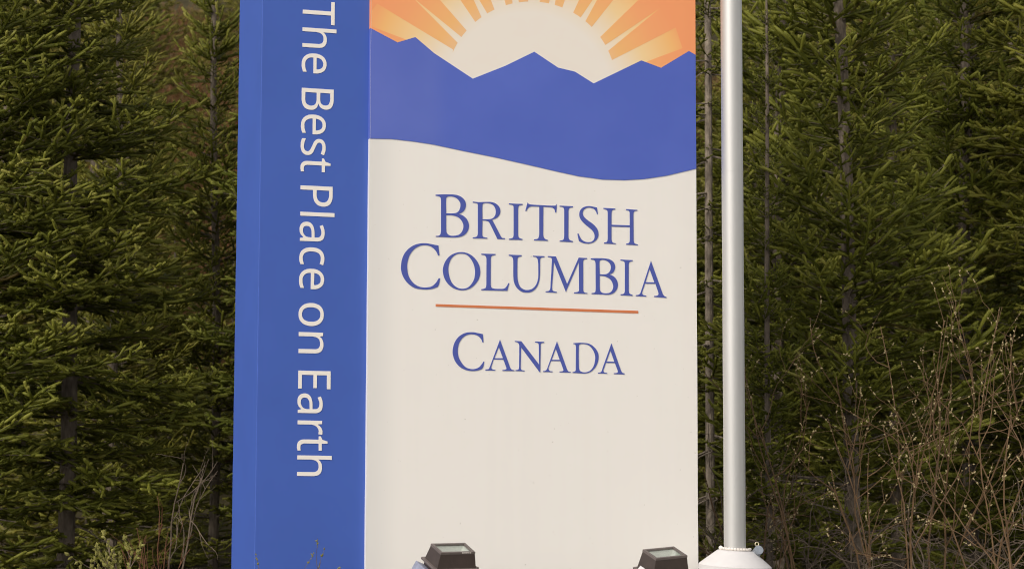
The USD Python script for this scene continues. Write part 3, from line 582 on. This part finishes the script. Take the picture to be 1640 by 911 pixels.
def needle_mesh(rng, seg, tint, density=330.0, length=0.0235, width=0.0040, core=0.0106, sides=5):
    """The needles of each shoot: a close blunt brush of inner needles with single needles standing out of it all round.
    Returns vertices, triangles, vertex normals (turned outward from the shoot) and tints."""
    d = seg[:, 1] - seg[:, 0]; l = np.linalg.norm(d, axis=1); u = d / np.maximum(l, 1e-6)[:, None]
    n = np.maximum(5, np.round(l * density)).astype(int)
    k = np.repeat(np.arange(len(seg)), n)
    a = np.where(np.abs(u[:, 2:3]) > 0.9, [[1.0, 0, 0]], [[0, 0, 1.0]])
    e1 = np.cross(u, a); e1 /= np.linalg.norm(e1, axis=1, keepdims=True); e2 = np.cross(e1, u)
    ph = rng.uniform(0, 2 * math.pi, len(k))
    rad = np.cos(ph)[:, None] * e1[k] + np.sin(ph)[:, None] * e2[k]
    along = rng.uniform(0.0, 1.05, len(k))[:, None]
    lean = rng.uniform(0.6, 1.15, len(k))[:, None] * np.clip((1.2 - along) * 4, 0.4, 1)
    dirn = u[k] * np.cos(lean) + rad * np.sin(lean)
    base = seg[k, 0] + d[k] * along + rad * 0.004
    side = np.cross(dirn, rad + rng.normal(0, 0.5, (len(k), 3))); side /= np.maximum(np.linalg.norm(side, axis=1, keepdims=True), 1e-6)
    L = length * rng.uniform(0.8, 1.2, len(k))[:, None]
    p0, p1, p2 = base - side * width / 2, base + side * width / 2, base + dirn * L
    flip = (np.einsum("ij,ij->i", np.cross(p1 - p0, p2 - p0), rad) < 0)[:, None]
    p0, p1 = np.where(flip, p1, p0), np.where(flip, p0, p1)
    v = np.stack([p0, p1, p2], 1).reshape(-1, 3)
    nn = rad + 0.35 * u[k] + rng.normal(0, 0.25, rad.shape); nn /= np.linalg.norm(nn, axis=1, keepdims=True)
    f = np.arange(len(v)).reshape(-1, 3)
    tt = np.repeat(np.clip(tint[k] + rng.normal(0, 0.10, len(k)), 0, 1), 3)
    # the close inner needles
    ang = np.arange(sides) / sides * 2 * math.pi + rng.uniform(0, 6.3, (len(seg), 1))
    rim = np.cos(ang)[..., None] * e1[:, None] + np.sin(ang)[..., None] * e2[:, None]
    rr = (core * rng.uniform(0.8, 1.2, len(seg)))[:, None, None]
    rough = rng.uniform(0.75, 1.25, (len(seg), 3, sides, 1))
    rings = [seg[:, 0][:, None] + d[:, None] * q + rim * rr * g * rough[:, i] for i, (q, g) in enumerate(((0.0, 0.7), (0.6, 1.1), (1.0, 0.85)))]
    tip = (seg[:, 1] + u * rr[:, 0] * 0.9)[:, None]
    cv = np.concatenate(rings + [tip], 1); m = cv.shape[1]
    cn = np.concatenate([rim + 0.1 * u[:, None], rim + 0.15 * u[:, None], rim * 0.8 + 0.6 * u[:, None], u[:, None]], 1)
    cn /= np.linalg.norm(cn, axis=2, keepdims=True)
    q = np.arange(sides); q1 = (q + 1) % sides
    cf = np.vstack([np.stack([i * sides + q, i * sides + q1, (i + 1) * sides + q1], 1) for i in (0, 1)] + [np.stack([i * sides + q, (i + 1) * sides + q1, (i + 1) * sides + q], 1) for i in (0, 1)]
                   + [np.stack([2 * sides + q, 2 * sides + q1, np.full(sides, 3 * sides)], 1)])
    test = np.einsum("ij,ij->i", np.cross(cv[0, cf[:, 1]] - cv[0, cf[:, 0]], cv[0, cf[:, 2]] - cv[0, cf[:, 0]]), cn[0, cf[:, 0]])
    if np.median(test) < 0:
        cf = cf[:, ::-1]
    cf = (cf[None] + (np.arange(len(seg)) * m)[:, None, None]).reshape(-1, 3) + len(v)
    ct = np.clip(tint[:, None] - 0.06 + rng.normal(0, 0.05, (len(seg), m)), 0, 1).ravel()
    return np.vstack([v, cv.reshape(-1, 3)]), np.vstack([f, cf]), np.vstack([np.repeat(nn, 3, 0), cn.reshape(-1, 3)]), np.concatenate([tt, ct])


def place(v, az, pitch, scale, origin):
    cp, sp, ca, sa = math.cos(pitch), math.sin(pitch), math.cos(az), math.sin(az)
    x, y, z = v[..., 0] * scale, v[..., 1] * scale, v[..., 2] * scale
    x, z = x * cp - z * sp, x * sp + z * cp
    return np.stack([x * ca - y * sa, x * sa + y * ca, z], -1) + origin


def spruce_kind(path, seed, H, R, r0, low=0.35, density=1.0, look=None, bark=None, whorl=0.25, lift=(-10, 32), bare=0.0):
    """A class prim with a trunk (and its limbs' wood) and a crown of needles."""
    rng = np.random.default_rng(seed)
    stage.CreateClassPrim(path)
    kinds = {}
    for name, L in (("long", 1.3), ("mid", 0.95), ("short", 0.6)):
        kinds[name] = []
        for _ in range(5 if name != "short" else 4):
            axis, wood, seg, tint = frond(rng, L, droop=rng.uniform(0.02, 0.16), step=0.092 / density)
            kinds[name].append((L, axis, wood) + needle_mesh(rng, seg, tint))
        axis, wood, seg, tint = frond(rng, L, droop=0.08, step=0.20)          # a sparser one, for the top that is out of sight
        kinds[name].append((L, axis, wood) + needle_mesh(rng, seg, tint, 40, 0.036, 0.012, 0.022, 4))
    V, T, W, NN, FF, count = [], [], [], [], [], 0
    lean = rng.normal(0, 0.012 if R > 0.7 else 0.001, 2); sway = 0.02 if R > 0.7 else 0.008
    trunk_at = lambda z: np.array([lean[0] * z + sway * math.sin(z * 1.3 + seed), lean[1] * z + sway * math.cos(z * 1.1), z])
    zs = np.linspace(-0.2, H, 28)
    trunk = tube([trunk_at(z) for z in zs], r0 * (1 - np.clip(zs / H, 0, 1)) ** 0.6 + 0.004, 10)
    z = low
    while z < H - 0.15:
        f = z / H
        reach = R * (1 - f) ** 0.9 * min(1.0, 0.72 + 0.28 * z / 1.5)
        for k in range(rng.integers(8, 11) if z < 6 else 5):
            az = 2 * math.pi * (k + rng.uniform(-0.3, 0.3)) / 9 + z * 2.1
            L = reach * (rng.uniform(0.75, 1.15) if rng.uniform() < 0.6 else rng.uniform(0.35, 0.6))
            zz = z + rng.uniform(-0.08, 0.08)
            pitch = math.radians(lift[0] + (lift[1] - lift[0]) * f ** 0.7 + rng.normal(0, 7))
            if rng.uniform() < bare or (z < 0.9 and rng.uniform() < 0.35):               # a dead, needle-less branch
                pts = place(np.array([[q * L * 0.7, 0.04 * math.sin(q * 5), -0.06 * q] for q in np.linspace(0, 1, 6)]), az, pitch, 1.0, trunk_at(zz))
                W.append(tube(pts, np.linspace(0.009, 0.003, 6), 4))
                continue
            name = "long" if L > 1.1 else "mid" if L > 0.75 else "short"
            pool = kinds[name]
            L0, axis, wood, nv, nf, nn, nt = pool[-1] if z > 5.5 else pool[rng.integers(len(pool) - 1)]
            sc = L / L0
            mirror = np.array([1, rng.choice([-1, 1]), 1])
            V.append(place(nv * mirror, az, pitch, sc, trunk_at(zz))); NN.append(place(nn * mirror, az, pitch, 1.0, 0.0))
            FF.append((nf if mirror[1] > 0 else nf[:, ::-1]) + count); count += len(nv)
            T.append(np.clip(nt + rng.normal(0, 0.05), 0, 1))
            W.append(tube(place(axis[::2] * mirror, az, pitch, sc, trunk_at(zz)), np.linspace(0.008, 0.0025, len(axis[::2])) * sc, 4))
            if z < 5.5:
                for a, b, r in wood:
                    ab = place(np.array([a, b]) * mirror, az, pitch, sc, trunk_at(zz))
                    W.append(tube(ab, [r, r * 0.5], 3, cap=False))
        z += whorl * rng.uniform(0.75, 1.25)
    V, T, NN, FF = np.vstack(V), np.concatenate(T), np.vstack(NN), np.vstack(FF)
    obj("trunk", join([trunk] + W), bark, path)
    m = UsdGeom.Mesh.Get(stage, obj("crown", (V, FF), look, path, tint=T, kind="stuff"))
    m.CreateNormalsAttr(Vt.Vec3fArray.FromNumpy(NN.astype(np.float32)))
    m.SetNormalsInterpolation("vertex")
    return len(FF)


KINDS = {
    "broad": dict(seed=11, H=8.6, R=1.40, r0=0.055, low=0.2, lift=(-8, 34)),
    "loose": dict(seed=12, H=8.5, R=1.20, r0=0.052, low=0.35, lift=(4, 42), density=0.92),
    "full": dict(seed=13, H=8.6, R=1.42, r0=0.06, low=0.3, lift=(-14, 30)),
    "slim": dict(seed=14, H=9.0, R=0.62, r0=0.034, low=0.8, whorl=0.36, lift=(-18, 25), density=0.8, bare=0.22, bark="pale"),
    "sapling": dict(seed=15, H=4.6, R=0.62, r0=0.02, low=0.15, whorl=0.26, lift=(8, 45)),
}
TRIS = {}
for name, kw in KINDS.items():
    kw = dict(kw); bark = L_palebark if kw.pop("bark", "") == "pale" else L_bark
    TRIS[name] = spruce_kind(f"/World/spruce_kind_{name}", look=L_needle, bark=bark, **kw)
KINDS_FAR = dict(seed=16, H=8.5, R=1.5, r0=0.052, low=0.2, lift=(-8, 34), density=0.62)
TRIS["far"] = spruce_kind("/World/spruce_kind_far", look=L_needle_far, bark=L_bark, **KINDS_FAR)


def tree(kind, px, y, label, group=None, scale=1.0, rotz=0.0, name="spruce_tree", dz=0.0):
    x = at(px, 455, y)[0]
    path = f"/World/{numbered(name, '/World')}"
    xf = UsdGeom.Xform.Define(stage, path)
    xf.GetPrim().GetReferences().AddInternalReference(f"/World/spruce_kind_{kind}")
    xf.GetPrim().SetInstanceable(True)
    xf.AddTranslateOp().Set(Gf.Vec3d(float(x), float(y), float(ground(x, y)) - 0.05 + dz))
    xf.AddRotateZOp().Set(float(rotz))
    xf.AddScaleOp().Set(Gf.Vec3f(scale, scale, scale))
    tag(xf.GetPrim(), label, "tree", group)


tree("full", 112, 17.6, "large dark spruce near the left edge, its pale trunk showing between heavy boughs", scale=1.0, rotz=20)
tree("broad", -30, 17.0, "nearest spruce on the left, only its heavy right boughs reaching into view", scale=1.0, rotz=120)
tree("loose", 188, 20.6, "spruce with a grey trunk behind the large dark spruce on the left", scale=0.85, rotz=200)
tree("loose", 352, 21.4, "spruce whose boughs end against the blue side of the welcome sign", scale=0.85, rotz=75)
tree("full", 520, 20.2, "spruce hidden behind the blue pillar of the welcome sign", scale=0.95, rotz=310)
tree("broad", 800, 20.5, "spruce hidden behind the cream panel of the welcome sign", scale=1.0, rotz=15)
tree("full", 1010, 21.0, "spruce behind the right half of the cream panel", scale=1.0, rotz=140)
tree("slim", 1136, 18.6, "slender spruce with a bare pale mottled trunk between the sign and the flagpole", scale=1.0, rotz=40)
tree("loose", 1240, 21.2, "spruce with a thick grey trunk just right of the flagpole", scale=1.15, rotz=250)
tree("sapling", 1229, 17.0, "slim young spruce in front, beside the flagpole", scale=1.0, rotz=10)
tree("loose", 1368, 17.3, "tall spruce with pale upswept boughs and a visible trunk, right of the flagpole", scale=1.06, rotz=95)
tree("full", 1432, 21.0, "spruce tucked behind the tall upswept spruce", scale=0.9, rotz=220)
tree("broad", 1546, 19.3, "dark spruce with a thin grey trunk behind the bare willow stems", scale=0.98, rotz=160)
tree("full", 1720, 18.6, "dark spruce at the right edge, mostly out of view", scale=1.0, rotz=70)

rng = np.random.default_rng(77)
spots = []
for row, (y, step) in enumerate(((23.6, 1.5), (26.5, 1.6), (30.0, 1.8), (34.5, 2.1), (40.0, 2.4), (47.0, 2.8), (55.0, 3.2))):
    half = 0.222 * y + 1.0
    for x in np.arange(-half, half, step) + rng.uniform(0, step):
        xx, yy = x + rng.normal(0, 0.35), y + rng.normal(0, 0.6)
        px = 820 + F * xx / yy
        if 430 < px < 1075:
            continue                                   # wholly behind the sign
        if 225 < px < 400 and yy > 33 and rng.uniform() < 0.35:
            continue                                   # the rusty opening on the hillside
        spots.append((px, yy, (0.42 if yy < 40 else 0.6) if 215 < px < 410 else 1.0))
for px, yy, low in spots:
    side = "left of the sign" if px < 820 else "right of the flagpole"
    tree("far", px, yy, f"spruce on the rust brown slope behind the front trees, {side}", f"spruces on the slope {side}", scale=low * rng.uniform(0.8, 1.25), rotz=rng.uniform(0, 360), name="background_spruce")

# rust-coloured brush covering the hillside under the trees
bm, bt = [], []
for k in range(260):
    c = rng.normal(0, 0.28, 2); d = np.array([c[0] * 0.8, c[1] * 0.8, 1.0]) + rng.normal(0, 0.25, 3); d /= np.linalg.norm(d)
    l = rng.uniform(0.25, 0.75); w = rng.uniform(0.008, 0.02)
    p = np.array([c[0], c[1], -0.05]); s = np.cross(d, rng.normal(0, 1, 3)); s /= np.linalg.norm(s)
    bm.append([p - s * w, p + s * w, p + d * l]); bt += [rng.uniform(0, 1)] * 3
    for j in range(5):
        q = p + d * l * rng.uniform(0.3, 1.0); e = d * 0.6 + rng.normal(0, 0.5, 3); e /= np.linalg.norm(e)
        s2 = np.cross(e, rng.normal(0, 1, 3)); s2 /= np.linalg.norm(s2)
        bm.append([q - s2 * 0.012, q + s2 * 0.012, q + e * rng.uniform(0.05, 0.13)]); bt += [rng.uniform(0.2, 1)] * 3
bm = np.array(bm).reshape(-1, 3)
pi = UsdGeom.PointInstancer.Define(stage, "/World/hillside_brush")
usdkit_path = obj("tuft", (bm, np.arange(len(bm)).reshape(-1, 3)), L_rustbrush, "/World/hillside_brush", tint=bt)
pi.CreatePrototypesRel().AddTarget(usdkit_path)
N = 520
by = rng.uniform(34, 62, N)
bpx = np.where(rng.uniform(size=N) < 0.6, rng.normal(300, 90, N), np.where(rng.uniform(size=N) < 0.4, rng.normal(1560, 60, N), rng.uniform(-100, 1740, N)))
bx = (bpx - 820) / F * by
pi.CreatePositionsAttr(Vt.Vec3fArray.FromNumpy(np.stack([bx, by, ground(bx, by)], -1).astype(np.float32)))
pi.CreateProtoIndicesAttr(Vt.IntArray([0] * N))
pi.CreateOrientationsAttr(Vt.QuathArray([Gf.Quath(float(math.cos(a / 2)), 0, 0, float(math.sin(a / 2))) for a in rng.uniform(0, 6.28, N)]))
sc = rng.uniform(0.6, 1.5, (N, 1)) * np.array([[1, 1, 1.0]])
pi.CreateScalesAttr(Vt.Vec3fArray.FromNumpy(sc.astype(np.float32)))
tag(pi.GetPrim(), "rust brown low brush covering the hillside under the far spruces", "undergrowth", kind="stuff")


# ------------------------------------------------------------------ bare shrubs
def twig_path(rng, p, d, l, wander=0.12, lift=0.05, n=7):
    pts, q, e = [np.array(p, float)], np.array(p, float), np.array(d, float)
    for _ in range(n):
        e = e + rng.normal(0, wander, 3) + np.array([0, 0, lift]); e /= np.linalg.norm(e)
        q = q + e * l / n; pts.append(q.copy())
    return np.array(pts)


def grow(rng, p, d, l, r, depth, wander, lift, spread, kids, out, tips):
    pts = twig_path(rng, p, d, l, wander, lift)
    out.append(tube(pts, np.linspace(r, r * 0.45, len(pts)), 5 if depth > 1 else 4))
    tips.append(pts)
    if depth == 0:
        return
    for _ in range(kids):
        i = rng.integers(2, len(pts) - 1)
        e = pts[i] - pts[i - 1]; e /= np.linalg.norm(e)
        dd = e + rng.normal(0, spread, 3); dd /= np.linalg.norm(dd)
        grow(rng, pts[i], dd, l * rng.uniform(0.30, 0.55), r * 0.55, depth - 1, wander * 1.2, lift, spread, max(2, kids - 1), out, tips)


def bud(rng, p, d, size):
    v = np.array([[0, 0, -0.1], [0.32, 0, 0.4], [0, 0.32, 0.4], [-0.32, 0, 0.4], [0, -0.32, 0.4], [0, 0, 1.0]]) * size
    f = np.array([[0, 2, 1], [0, 3, 2], [0, 4, 3], [0, 1, 4], [5, 1, 2], [5, 2, 3], [5, 3, 4], [5, 4, 1]])
    d = d / np.linalg.norm(d); a = np.cross([0.3, 1, 0.2], d); a /= np.linalg.norm(a); b = np.cross(d, a)
    return v[:, :1] * a + v[:, 1:2] * b + v[:, 2:3] * d + p, f


def shrub(name, label, px, y, stems, seed, bark, category="shrub", height=(1.5, 2.2), wander=0.10, lift=0.04, lean=0.25, kids=4, depth=2, r=0.0062, spread=0.55,
          buds=0, budsize=0.014, budlook=None, budfrom=0.6, dz=0.0, group=None):
    rng = np.random.default_rng(seed)
    x = at(px, 900, y)[0]; gz = float(ground(x, y)) + dz
    root = thing(name, label, category, (x, y, gz), group)
    B = []
    for k in range(stems):
        a = rng.uniform(0, 2 * math.pi)
        p = np.array([0.09 * math.cos(a), 0.09 * math.sin(a), -0.05])
        d = np.array([rng.normal(0, lean), rng.normal(0, lean * 0.6), 1.0]); d /= np.linalg.norm(d)
        out, tips = [], []
        grow(rng, p, d, rng.uniform(*height), r * rng.uniform(0.75, 1.2), depth, wander, lift, spread, kids, out, tips)
        obj("stem", join(out), bark, root)
        for pts in tips:
            for _ in range(buds):
                s = rng.uniform(budfrom, 1.0) * (len(pts) - 1); i = min(int(s), len(pts) - 2)
                q = pts[i] + (pts[i + 1] - pts[i]) * (s - i); e = pts[i + 1] - pts[i]
                B.append(bud(rng, q, e / np.linalg.norm(e) + rng.normal(0, 0.5, 3), budsize * rng.uniform(0.6, 1.3)))
    if B:
        obj("buds", join(B), budlook, root, kind="stuff")


W = dict(bark=L_willow, budlook=L_bud, buds=4, budfrom=0.72, budsize=0.016, kids=4, spread=0.6, wander=0.12, r=0.0075)
shrub("willow_shrub", "tall bare willow with the longest stems, at the far right", 1570, 15.6, 4, 21, height=(1.6, 2.4), lean=0.18, **W)
shrub("willow_shrub", "bare willow with upright reddish stems before the tall upswept spruce", 1440, 15.8, 4, 22, height=(1.2, 1.8), lean=0.22, **W)
shrub("willow_shrub", "bare willow leaning left beside the young spruce near the flagpole", 1285, 15.9, 3, 23, height=(1.2, 1.75), lean=0.22, **W)
shrub("willow_shrub", "low bare willow with many pale buds at the right edge", 1650, 15.0, 4, 24, height=(1.0, 1.7), lean=0.38, **W)
shrub("willow_shrub", "thin bare willow between the two tallest willows", 1510, 16.4, 3, 27, height=(1.2, 1.9), lean=0.2, **W)
shrub("willow_shrub", "small bare willow close to the right side of the flagpole", 1222, 16.2, 3, 28, height=(0.8, 1.35), lean=0.24, **W)
shrub("willow_shrub", "bare willow spreading low under the tall upswept spruce", 1370, 15.6, 3, 29, height=(0.9, 1.5), lean=0.33, **W)
for seed, px, y, label in ((31, 1260, 16.6, "tangle of grey dead twigs just right of the flagpole base"), (32, 1375, 16.3, "tangle of grey dead twigs under the tall upswept spruce"),
                           (33, 1500, 15.9, "tangle of grey dead twigs at the feet of the tall willows"), (34, 1610, 16.5, "tangle of grey dead twigs in the lower right corner"),
                           (35, 1125, 16.9, "few grey dead twigs showing between sign and flagpole base")):
    shrub("dead_brush", label, px, y, 8, seed, L_deadwood, category="brush", height=(0.7, 1.3), wander=0.26, lift=-0.05, lean=0.75, kids=4, depth=2, r=0.007, spread=0.8)
shrub("budding_shrub", "low shrub with pale green opening leaves in the lower left", 175, 14.9, 9, 41, L_deadwood, height=(0.26, 0.46), lean=0.34, kids=4, depth=1, r=0.005,
      buds=12, budsize=0.030, budlook=L_newleaf, budfrom=0.3)
shrub("rusty_shrub", "clump of rust red bare stems behind the budding shrub", 245, 16.0, 9, 42, L_rust, height=(0.35, 0.65), lean=0.16, kids=3, depth=1, r=0.006, spread=0.35)
shrub("bare_sapling", "grey bare sapling with forked branches beside the blue pillar", 292, 16.2, 2, 43, L_deadwood, height=(0.75, 1.05), lean=0.35, kids=4, depth=2, r=0.008, spread=0.6)
shrub("willow_shoots", "budding willow shoots poking up in front of the blue pillar", 470, 12.9, 6, 44, L_deadwood, height=(0.26, 0.38), lean=0.42, kids=2, depth=1, r=0.004, spread=0.35,
      buds=7, budsize=0.014, budlook=L_newleaf)
shrub("willow_shoots", "single budding willow shoot before the cream panel's left edge", 600, 12.9, 2, 46, L_deadwood, height=(0.26, 0.33), lean=0.10, kids=2, depth=1, r=0.004, spread=0.35,
      buds=6, budsize=0.013, budlook=L_newleaf)
print("crown triangles", TRIS, "far trees", len(spots))
